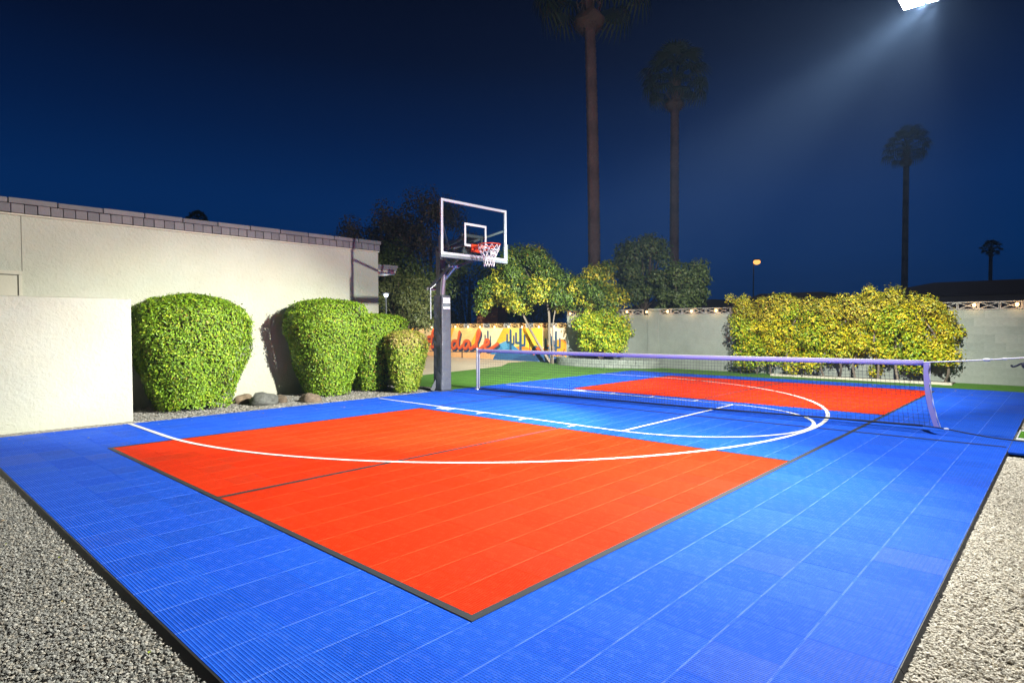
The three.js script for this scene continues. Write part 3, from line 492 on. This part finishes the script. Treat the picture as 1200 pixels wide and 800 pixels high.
bush('clipped_bush', 'widest clipped green bush, beside the low stucco wall end', 'bush', [-6.06, 4.72], 1.96, .84, .97, [[.0, .56], [.1, .64], [.32, .83], [.58, .98], [.76, 1], [.87, .88], [.95, .6], [.99, .24], [1, 0]], 40000, .041, greenPal, { group: G1 });
bush('clipped_bush', 'tall clipped green bush casting its shadow on the house wall', 'bush', [-6.14, 2.06], 1.95, .78, .79, [[.0, .52], [.1, .6], [.35, .8], [.68, .98], [.85, 1], [.94, .86], [.985, .5], [1, 0]], 33000, .041, greenPal, { group: G1 });
bush('clipped_bush', 'flat topped green bush behind the small tan tipped bush', 'bush', [-6.2, .92], 1.66, .64, .66, [[.0, .5], [.12, .6], [.4, .8], [.8, 1], [.93, .96], [.985, .7], [1, 0]], 21000, .041, greenPal, { group: G1, ex: 3.4 });
bush('clipped_bush', 'smallest clipped bush with dry tan tips, next to the hoop post', 'bush', [-5.3, .7], 1.3, .38, .46, [[.0, .5], [.12, .62], [.4, .82], [.75, 1], [.9, .93], [.98, .6], [1, 0]], 11000, .043, yelPal, { group: G1, palAt: (h) => h > .74 + gauss() * .12 ? [[.42, .34, .1, 3], [.36, .32, .05, 2], [.3, .36, .03, 2.5]] : [[.3, .4, .02, 3], [.2, .32, .015, 3], [.42, .42, .05, 1.4], [.1, .18, .012, 1]] });
{ const lit = new THREE.InstancedMesh(leafGeo, M.leaf, 240), q = new THREE.Object3D(), c = new THREE.Color();
  for (let i = 0; i < 240; i++) { const k = rnd(); k < .5 ? q.position.set(rr(-6.6, -4.95), .0, rr(-.2, 5.6)) : k < .72 ? q.position.set(-4.8 + Math.abs(gauss()) * 1.2, .006, rr(-.5, 7.4)) : k < .85 ? q.position.set(rr(-4.5, 4.4), .006, -7.5 + Math.abs(gauss()) * 1.5) : q.position.set(rr(-5, 2.8), -.012, rr(7.76, 8.4)); q.rotation.set(-1.57 + rr(-.25, .25), 0, rr(0, 6.28)); q.scale.setScalar(rr(.02, .045)); q.updateMatrix(); lit.setMatrixAt(i, q.matrix); const f = rnd(); lit.setColorAt(i, f < .5 ? c.setRGB(.4, .3, .1) : f < .75 ? c.setRGB(.26, .16, .07) : c.setRGB(.3, .36, .05)); }
  lit.name = 'leaf_litter'; lit.castShadow = lit.receiveShadow = true; scene.add(lit); tag(lit, 'small dry leaves scattered under the bushes and over the court', 'leaves', null, 'stuff'); }
// free tree: clumps of leaves through the crown, limbs reaching into it
function tree(name, label, [x, z], trunks, clumps, n, leaf, pal, bark, group, opt = {}) {
  const t = thing(name, label, 'tree', [x, opt.y ?? -.04, z], 0, group);
  part('trunk', trunks.map(([pts, r]) => limb(pts, r, 8, .12)), bark, t);
  const tot = clumps.reduce((a, c) => a + c[3] ** 2, 0);
  const cdf = []; let s = 0; for (const c of clumps) { s += c[3] ** 2 / tot; cdf.push(s); }
  leaves(n, () => { const u = rnd(), c = clumps[Math.max(0, cdf.findIndex(v => v >= u))]; const a = rr(0, 6.2832), w = rr(-1, 1), q = Math.sqrt(1 - w * w), r = c[3] * (opt.even ? Math.cbrt(rnd()) : .45 + .62 * Math.sqrt(rnd())) * (1 + .16 * Math.sin(a * 5 + w * 7 + c[0] * 3)); const d = [Math.cos(a) * q, w, Math.sin(a) * q];
    return { p: [c[0] + d[0] * r, c[1] + d[1] * r * (opt.sq ?? .85), c[2] + d[2] * r], d: [d[0], d[1] + .4, d[2]], s: leaf * rr(.7, 1.3), c: pick(opt.palAt ? opt.palAt(c, d) : pal) }; }, t, 'crown');
  return t;
}
function cluster(cx, cy, cz, rx, ry, rz, n, r0, r1) { const o = []; for (let i = 0; i < n; i++) { const a = rr(0, 6.2832), w = rr(-.9, 1), q = Math.sqrt(1 - w * w), k = Math.cbrt(rr(.15, 1)); o.push([cx + Math.cos(a) * q * rx * k, cy + w * ry * k, cz + Math.sin(a) * q * rz * k, rr(r0, r1)]); } return o; }
const limbsTo = (base, cl, r, every = 3) => cl.filter((_, i) => i % every === 0).map(c => [[base, [(base[0] * .5 + c[0] * .5) + rr(-.1, .1), (base[1] * .55 + c[1] * .45), base[2] * .5 + c[2] * .5], [c[0], c[1], c[2]]], [r, r * .6, r * .2]]);
{
  const pal = [[.075, .13, .014, 4], [.11, .18, .014, 3], [.05, .09, .012, 3], [.36, .3, .014, .6]], yel = [[.34, .32, .014, 2], [.14, .2, .014, 3], [.5, .4, .02, 1]];
  const cl = [...cluster(-2.1, 2.75, 0, 1.55, .62, .8, 22, .32, .52), ...cluster(-1.15, 3.5, 0, 1.55, .85, .8, 34, .34, .56), ...cluster(.1, 2.75, 0, 1.05, .65, .7, 18, .3, .48), ...cluster(-3.25, 2.3, .1, .5, .42, .4, 6, .22, .34)];
  tree('citrus_tree', 'leaning citrus tree with slim pale trunks before the mural', [-9.15, -9.0], [[[[0, 0, 0], [-.6, .75, .05], [-1.25, 1.6, 0], [-1.75, 2.5, 0]], [.055, .05, .042, .03]], [[[.1, 0, .05], [-.1, 1.0, 0], [-.12, 1.9, 0], [-.4, 3.0, 0]], [.06, .055, .045, .03]], [[[.15, 0, .1], [.2, .5, .15], [.15, 1.4, .1], [.3, 2.5, 0]], [.035, .03, .025, .02]], ...limbsTo([-1.6, 2.3, 0], cl.slice(0, 22), .025), ...limbsTo([-.25, 2.5, 0], cl.slice(22, 68), .03)], cl, 34000, .1, pal, M.barkPale, null, { palAt: (c, d) => (Math.sin(c[0] * 4 + c[1] * 3) > .35 ? yel : pal) });
  const c2 = [...cluster(.05, 2.6, 0, .85, .72, .5, 20, .3, .46), ...cluster(.25, 3.25, 0, .5, .35, .4, 7, .24, .36), ...cluster(-.6, 2.6, .1, .6, .5, .4, 10, .26, .4)];
  tree('lemon_tree', 'yellow tipped lemon tree rising behind the round lemon bush', [-7.2, -9.05], [[[[0, .1, 0], [.1, 1, 0], [.05, 2, 0], [.1, 2.8, 0]], [.06, .05, .04, .02]], ...limbsTo([.05, 2, 0], c2, .025)], c2, 11000, .1, yel, M.bark, null, { palAt: (c) => (Math.sin(c[0] * 5 + c[1] * 4) > -.1 ? yel : pal) });
}
// loose flowering hedge in front of the fence, clump by clump
{
  const lowP = [[.27, .4, .01, 4], [.42, .44, .01, 3], [.14, .25, .01, 2.4], [.6, .47, .01, 1.3]], yelP = [[.52, .46, .01, 3], [.66, .5, .01, 1.6], [.34, .4, .01, 3], [.16, .23, .01, 1.2]], topP = [[.32, .29, .02, 3], [.46, .4, .015, 1.6], [.19, .23, .015, 3], [.56, .46, .02, 1.2]];  // browner topP puts part of the beam cutoff shade into the leaf colour
  const hedge = (label, x0, x1, top, n) => {
    const cx = (x0 + x1) / 2, cl = [], tr = [];
    for (let i = 0; i < n; i++) { const x = rr(x0 + .14, x1 - .14), low = i % 6 === 0 ? .16 : .36, y = low + Math.pow(rnd(), .85) * (top(x) - .2 - low), r = rr(.16, .31) * (y > top(x) - .5 ? .8 : 1); cl.push([x - cx, y, rr(-.34, .42), r]); }
    for (let k = 0; k < 6; k++) { const x = (k + .5) / 6 * (x1 - x0) + x0 - cx + rr(-.1, .1); tr.push([[[x, 0, rr(-.1, .2)], [x + rr(-.1, .1), .35, rr(0, .2)], [x + rr(-.3, .3), 1, rr(-.1, .15)], [x + rr(-.4, .4), top(x + cx) - .5, 0]], [.03, .026, .02, .008]]); }
    return tree('flowering_hedge', label, [cx, -8.98], tr, cl, 30000, .072, lowP, M.barkPale, 'flowering hedge halves', { y: -.005, palAt: (c) => c[1] > 1.62 + .2 * Math.sin(c[0] * 2.7) ? topP : Math.sin(c[0] * 3.1 + c[1] * 2.2 + cx) > .1 ? yelP : lowP });
  };
  hedge('yellow green flowering hedge nearer the planter and fence pilaster', -2.3, .45, x => 2.36 + .07 * Math.sin(x * 5) - .55 * Math.max(0, x + .25), 135).userData.category = 'hedge';
  hedge('taller yellow green flowering hedge with bare block wall beyond its end', .3, 3.18, x => 2.5 - .12 * Math.pow(Math.max(0, x - 1.5), 2) * 1.6 - .55 * Math.max(0, .95 - x) + .08 * Math.sin(x * 6), 140).userData.category = 'hedge';
  const lemP = [[.26, .38, .012, 4], [.4, .42, .012, 3], [.14, .26, .014, 3], [.58, .46, .014, 1.3]];
  tree('lemon_bush', 'round yellow green lemon bush in the curved planter', [-6.85, -8.85], [[[[0, 0, 0], [.1, .4, 0], [0, 1.2, 0]], [.05, .04, .02]], [[[.1, 0, .05], [-.2, .4, .1], [-.5, 1.1, 0]], [.04, .03, .015]], [[[.05, 0, .0], [.3, .4, .1], [.5, 1.1, 0]], [.04, .03, .015]]], [...cluster(.02, 1.0, 0, 1.0, .74, .45, 54, .2, .34), ...cluster(.3, .72, .1, .75, .4, .4, 16, .2, .3)], 13000, .085, lemP, M.bark, null, { y: .17 }).userData.category = 'bush';
}
const darkPal = [[.09, .135, .034, 4], [.115, .16, .04, 3], [.075, .115, .03, 3], [.17, .18, .06, .4]];
function darkTree(label, x, z, h, r, n, leaf, pal = darkPal, opt = {}) {
  const cl = cluster(0, h - r * .95, 0, r, r * .95, r, opt.k ?? 34, r * .22, r * .38);
  const base = [0, Math.max(.4, h - 2.1 * r), 0];
  return tree(opt.name || 'shade_tree', label, [x, z], [[[[0, 0, 0], [.1, base[1] * .5, 0], base, [0, h * .75, 0]], [.14, .12, .1, .04]], ...limbsTo(base, cl, .05, 2)], cl, n, leaf, pal, M.bark, 'dark trees beyond the walls', { y: -.08, even: opt.even, sq: opt.sq });
}
darkTree('dense dark tree rising behind the breeze block fence', -7.15, -12.2, 4.75, 1.3, 13000, .12);
darkTree('low dark shrub tree next to the dense one, over the fence', -5.5, -12.0, 3.9, 1.05, 8000, .12);
darkTree('olive toned tree behind the mural wall beside the small lamp', -14.3, -6.2, 3.55, 1.25, 9000, .11, [[.1, .12, .03, 3], [.14, .15, .045, 2], [.06, .08, .02, 3]]);
const dryPal = [[.15, .11, .08, 4], [.11, .09, .065, 3], [.08, .09, .035, 2]];
for (const [l, x, z, h, r, n] of [['tall bare brown tree behind the backboard', -21.5, -13.5, 8.9, 2.7, 9000], ['tall bare brown tree above the end of the house roof', -22.6, -10.6, 8.0, 2.3, 8000], ['broad bare brown tree behind the house parapet', -25.5, -11.6, 7.4, 2.2, 7000], ['dark leafy tree filling the gap behind the wooden box', -19.5, -14.6, 5.6, 2.5, 9000], ['dark leafy tree behind the leaning citrus tree', -15.6, -14.8, 4.6, 2.1, 8000], ['dark tree mass behind the olive toned tree', -20.2, -9.4, 5.4, 2.3, 8000]]) darkTree(l, x, z, h, r, n, .15, l.includes('bare') ? dryPal : darkPal, { even: true, k: 44 });

// ------------------------------------------------------------------ palms
function palm(label, x, z, h, r, n = 34, fr = 1.5, opt = {}) {
  const t = thing('palm_tree', label, 'palm tree', [x, -.08, z], 0, 'tall fan palms'); const lx = opt.lean || 0;
  const pts = [[0, r * 1.35], [h * .06, r * 1.12]]; const K = Math.round(h / .16); for (let i = 1; i <= K; i++) { const y = h * .06 + (h * .94) * i / K, rad = r * (1.1 - .22 * i / K); pts.push([y - .09, rad * .955], [y - .02, rad * 1.04]); }
  const g = new THREE.LatheGeometry(pts.map(([y, q]) => new THREE.Vector2(q, y)), 14), p = g.attributes.position; for (let i = 0; i < p.count; i++) { const u = p.getY(i) / h; p.setX(i, p.getX(i) * (1 + .05 * Math.sin(p.getY(i) * 17)) + lx * u * u); } g.computeVertexNormals(); uvm(g); part('trunk', g, M.palmBark, t);
  // boot collar of cut leaf bases
  const boots = []; for (let i = 0; i < 46; i++) { const a = i * 2.4, y = h - .85 + i * .018; boots.push(sbar([lx + Math.cos(a) * r * .8, y, Math.sin(a) * r * .8], [lx + Math.cos(a) * r * 1.38, y + .26, Math.sin(a) * r * 1.38], .09, .03)); } part('leaf_boots', boots, M.deadFrond, t);
  const fan = (len, size, droop) => { const gs = [], st = [0, 0, 0], m = [len * .8, len * .35, 0], e = [len * 1.25, len * .35 - droop * .4, 0]; gs.push(norm(limb([st, m, e], [.035, .025, .018], 4))); const L = 16, pos = []; for (let i = 0; i < L; i++) { const a = (i / (L - 1) - .5) * 3.6, w = .05, dx = Math.cos(a), dz = Math.sin(a), mid = [e[0] + dx * size * .55, e[1] - Math.abs(a) * .05 * size, dz * size * .55], tip = [e[0] + dx * size * .9, e[1] - size * (.28 + droop * .45 + .1 * Math.abs(a)), dz * size * .95]; const lf = [mid[0] - dz * w, mid[1], mid[2] + dx * w], rt = [mid[0] + dz * w, mid[1], mid[2] - dx * w]; pos.push(...e, ...lf, ...rt, ...lf, ...tip, ...rt); } const f = new THREE.BufferGeometry(); f.setAttribute('position', new THREE.Float32BufferAttribute(pos, 3)); f.computeVertexNormals(); gs.push(norm(f)); return mergeGeometries(gs); };
  const live = [], dead = []; for (let i = 0; i < n; i++) { const a = i * 2.39996 + rr(-.2, .2), u = i / n, q = fan(fr * rr(.75, 1), fr * rr(.6, .78), u * .9); q.rotateZ(1.15 - u * 1.75); q.rotateY(a); q.translate(lx, h - .05, 0); live.push(q); }
  part('crown', live, M.frond, t);
  for (let i = 0; i < n * .35; i++) { const q = fan(fr * .5, fr * .45, 1.2); q.rotateZ(-1.0 + rr(-.15, .15)); q.rotateY(i * 2.4); q.translate(lx, h - .35, 0); dead.push(q); } part('dead_skirt', dead, M.deadFrond, t);
  return t;
}
palm('thickest palm trunk, rising straight up behind the lemon tree', -11.1, -14.6, 17.1, .27, 34, 1.7, { lean: -.35 });
palm('palm rising from the dense dark tree beyond the fence', -12.55, -25.0, 16.1, .27, 40, 1.35);
palm('slender faint palm beyond the hedge and low dark roofs', -8.0, -67.6, 20.2, .3, 36, 1.5);
palm('tiny far palm above the dark roof line past the slender one', -5.2, -125, 14.6, .3, 30, 1.0);
palm('tiny palm crown just showing over the house parapet', -68.9, -18.4, 13.6, .3, 30, .8);

// ------------------------------------------------------------------ houses beyond the fence
function farHouse(label, x0, x1, z0, z1, h, roof) {
  const t = thing('far_house', label, 'house', [(x0 + x1) / 2, -.08, z0], 0, 'dark houses beyond the fence'); const w = (x1 - x0) / 2, d = z0 - z1;
  part('wall', bx(-w, 0, -d, w, h, 0), M.farWall, t);
  const s = new THREE.Shape(); s.moveTo(-w - .5, 0); s.lineTo(w + .5, 0); s.lineTo(w * .55, roof); s.lineTo(-w * .55, roof); const g = new THREE.ExtrudeGeometry(s, { depth: d + 1, bevelEnabled: false }); g.translate(0, h + .003, -d - .5); part('roof', uvm(g), M.farRoof, t);
  for (let k = -1; k <= 1; k++) { const wn = part('window', bx(k * w * .55 - .6, 1, .002, k * w * .55 + .6, 2.2, .03), M.darkSteel, t); part('window_frame', [bx(k * w * .55 - .66, .94, .005, k * w * .55 - .6, 2.26, .05), bx(k * w * .55 + .6, .94, .005, k * w * .55 + .66, 2.26, .05), bx(k * w * .55 - .6, 2.2, .005, k * w * .55 + .6, 2.26, .05)], M.farWall, wn); }
}
farHouse('long dark house with flat roof line right of the hedge', -7.5, 16, -45, -58, 3.5, 1.0);
farHouse('dark house showing just above the hedge top', -18, -8.4, -48, -58, 3.2, 1.1);
farHouse('low dark house behind the street lamp', -36, -20, -56, -66, 3.0, 1.3);

// ------------------------------------------------------------------ string lights
function stringLight(label, x0, x1, y, step, off) {
  const t = thing('string_light', label, 'string lights', [0, 0, FZ + .09], 0, 'string lights on the walls'); const pts = [];
  const xs = []; for (let x = x0 + off; x < x1; x += step) xs.push(x + rr(-.04, .04));
  pts.push([x0, y + .06, 0]); xs.forEach((x, i) => { pts.push([x, y + .045, 0]); if (i < xs.length - 1) pts.push([x + step / 2, y + .015 + rr(-.01, .01), 0]); });
  part('wire', tube(pts, .005, pts.length * 5, 5), M.blackTrim, t);
  for (const x of xs) { const yy = y + rr(-.012, .012); const s = part('socket', bar([x, yy + .025, 0], [x, yy + .06, 0], .014, .012, 8), M.blackTrim, t); const b = part('bulb', new THREE.SphereGeometry(.038, 12, 10).scale(1, 1.2, 1), M.bulb, t); b.position.set(x, yy - .01, 0); void s;
    const l = new THREE.PointLight(lin(1, .55, .2), .18); l.position.set(x, yy - .01, 0); l.castShadow = true; l.shadow.radius = 1.5; t.add(l); l.name = 'bulb_light'; }
}
stringLight('warm bulb string along the top of the grey block fence', -8.7, 5.2, 1.86, .795, .2);
stringLight('warm bulb string along the top of the mural wall', -18.3, -8.78, 1.35, .8, .25);

// ------------------------------------------------------------------ street lamp, small lamp
{ const t = thing('street_lamp', 'glowing orange street lamp far beyond the fence', 'street lamp', [-25.7, -.08, -71.8]);
  part('pole', bar([0, 0, 0], [0, 9.6, 0], .1, .06, 10), M.darkSteel, t); part('arm', tube([[0, 9.5, 0], [.2, 9.9, .15], [.55, 9.95, .4]], .04, 16, 6), M.darkSteel, t);
  part('lamp_head', new THREE.SphereGeometry(.5, 16, 8, 0, 6.2832, 0, 1.57).scale(1.1, .4, 1).translate(.6, 9.88, .45), M.housing, t); part('lamp_glass', new THREE.SphereGeometry(.42, 16, 10).scale(1.1, .8, .9).translate(.6, 9.66, .45), M.sodium, t);
  const l = new THREE.PointLight(lin(1, .6, .26), 14); l.position.set(.6, 9.66, .45); l.castShadow = true; l.shadow.radius = 8; l.name = 'lamp_light'; t.add(l); }
{ const t = thing('garden_lamp', 'small bright white lamp on a post beside the house eave', 'lamp', [-11.5, -.06, -3.25]);
  part('post', bar([0, 0, 0], [0, 2.42, 0], .03, .025, 10), M.darkSteel, t); part('lamp_hood', rbx(-.1, 2.52, -.1, .1, 2.57, .1, .01), M.housing, t); part('lamp_glass', new THREE.SphereGeometry(.065, 14, 10).translate(0, 2.475, 0), M.coolLamp, t);
  const l = new THREE.PointLight(lin(.85, .93, 1), 2.2); l.position.set(0, 2.475, 0); l.castShadow = true; l.shadow.radius = 3; l.name = 'lamp_light'; t.add(l); }

// ------------------------------------------------------------------ court floodlight on its pole
{
  const LX = 4.01, LY = 4.83, LZ = .86, t = thing('court_floodlight', 'blazing white court floodlight with several panels on a tall pole', 'floodlight', [5.75, 0, -.3]);
  part('pole', [bar([0, -.03, 0], [0, 5.35, 0], .075, .055, 16), new THREE.CylinderGeometry(.17, .17, .03, 20).translate(0, -.0, 0)], M.darkSteel, t);
  const H = [LX - 5.75, LY, LZ + .3];
  part('arm', tube([[0, 5.25, 0], [-.5, 5.42, .35], [-1.2, 5.4, .85], [H[0], H[1] + .26, H[2]]], .035, 24, 8), M.darkSteel, t);
  const head = part('lamp_head', [rbx(H[0] - .34, H[1] + .1, H[2] - .2, H[0] + .34, H[1] + .17, H[2] + .2, .02), bar([H[0], H[1] + .16, H[2]], [H[0], H[1] + .3, H[2]], .045, .045, 12)], M.housing, t);
  for (let i = 0; i < 3; i++) for (let j = 0; j < 2; j++) part('light_panel', rbx(H[0] - .31 + i * .215, H[1] + .055, H[2] - .175 + j * .185, H[0] - .31 + i * .215 + .19, H[1] + .095, H[2] - .175 + j * .185 + .165, .012), M.led, head);
  const spot = (tx, ty, tz, ang, pen, I, c = [1, 1, .92], dy = 0) => { const l = new THREE.SpotLight(lin(...c), I, 0, ang * Math.PI / 180, pen, 2); l.position.set(H[0], H[1] + .02 - dy, H[2]); l.target.position.set(tx - 5.75, ty, tz + .3); l.castShadow = true; l.shadow.radius = 3; l.name = 'panel_and_fill_light'; t.add(l, l.target); l.target.name = 'aim'; };
  spot(LX, 0, LZ, 77.5, .05, 105);                              // all-round, cut off short of the horizontal
  spot(LX - 8, LY + .8, LZ - 4, 88, .7, 225, [1, .93, .87], .1); // wide soft spill
  spot(-3.9, 0, 3.0, 24, .3, 430);                              // long throw across the court
  spot(-.5, 0, 6.6, 53, 1, 430);                               // near half
  spot(-.4, 0, -7.6, 32, .5, 430);                              // far side, hedge and fence
  spot(-8.6, .0, -5.8, 21, .9, 1600);                           // added fill for the lawn and patio corner
  spot(-13.4, .8, -9.4, 12, .8, 1700);                          // added fill to brighten the mural corner
}

// thin bluish fog added to give the lens glare round the lamp
scene.fog = new THREE.FogExp2(0x9dc2f5, .0006);
renderer.render(scene, camera);
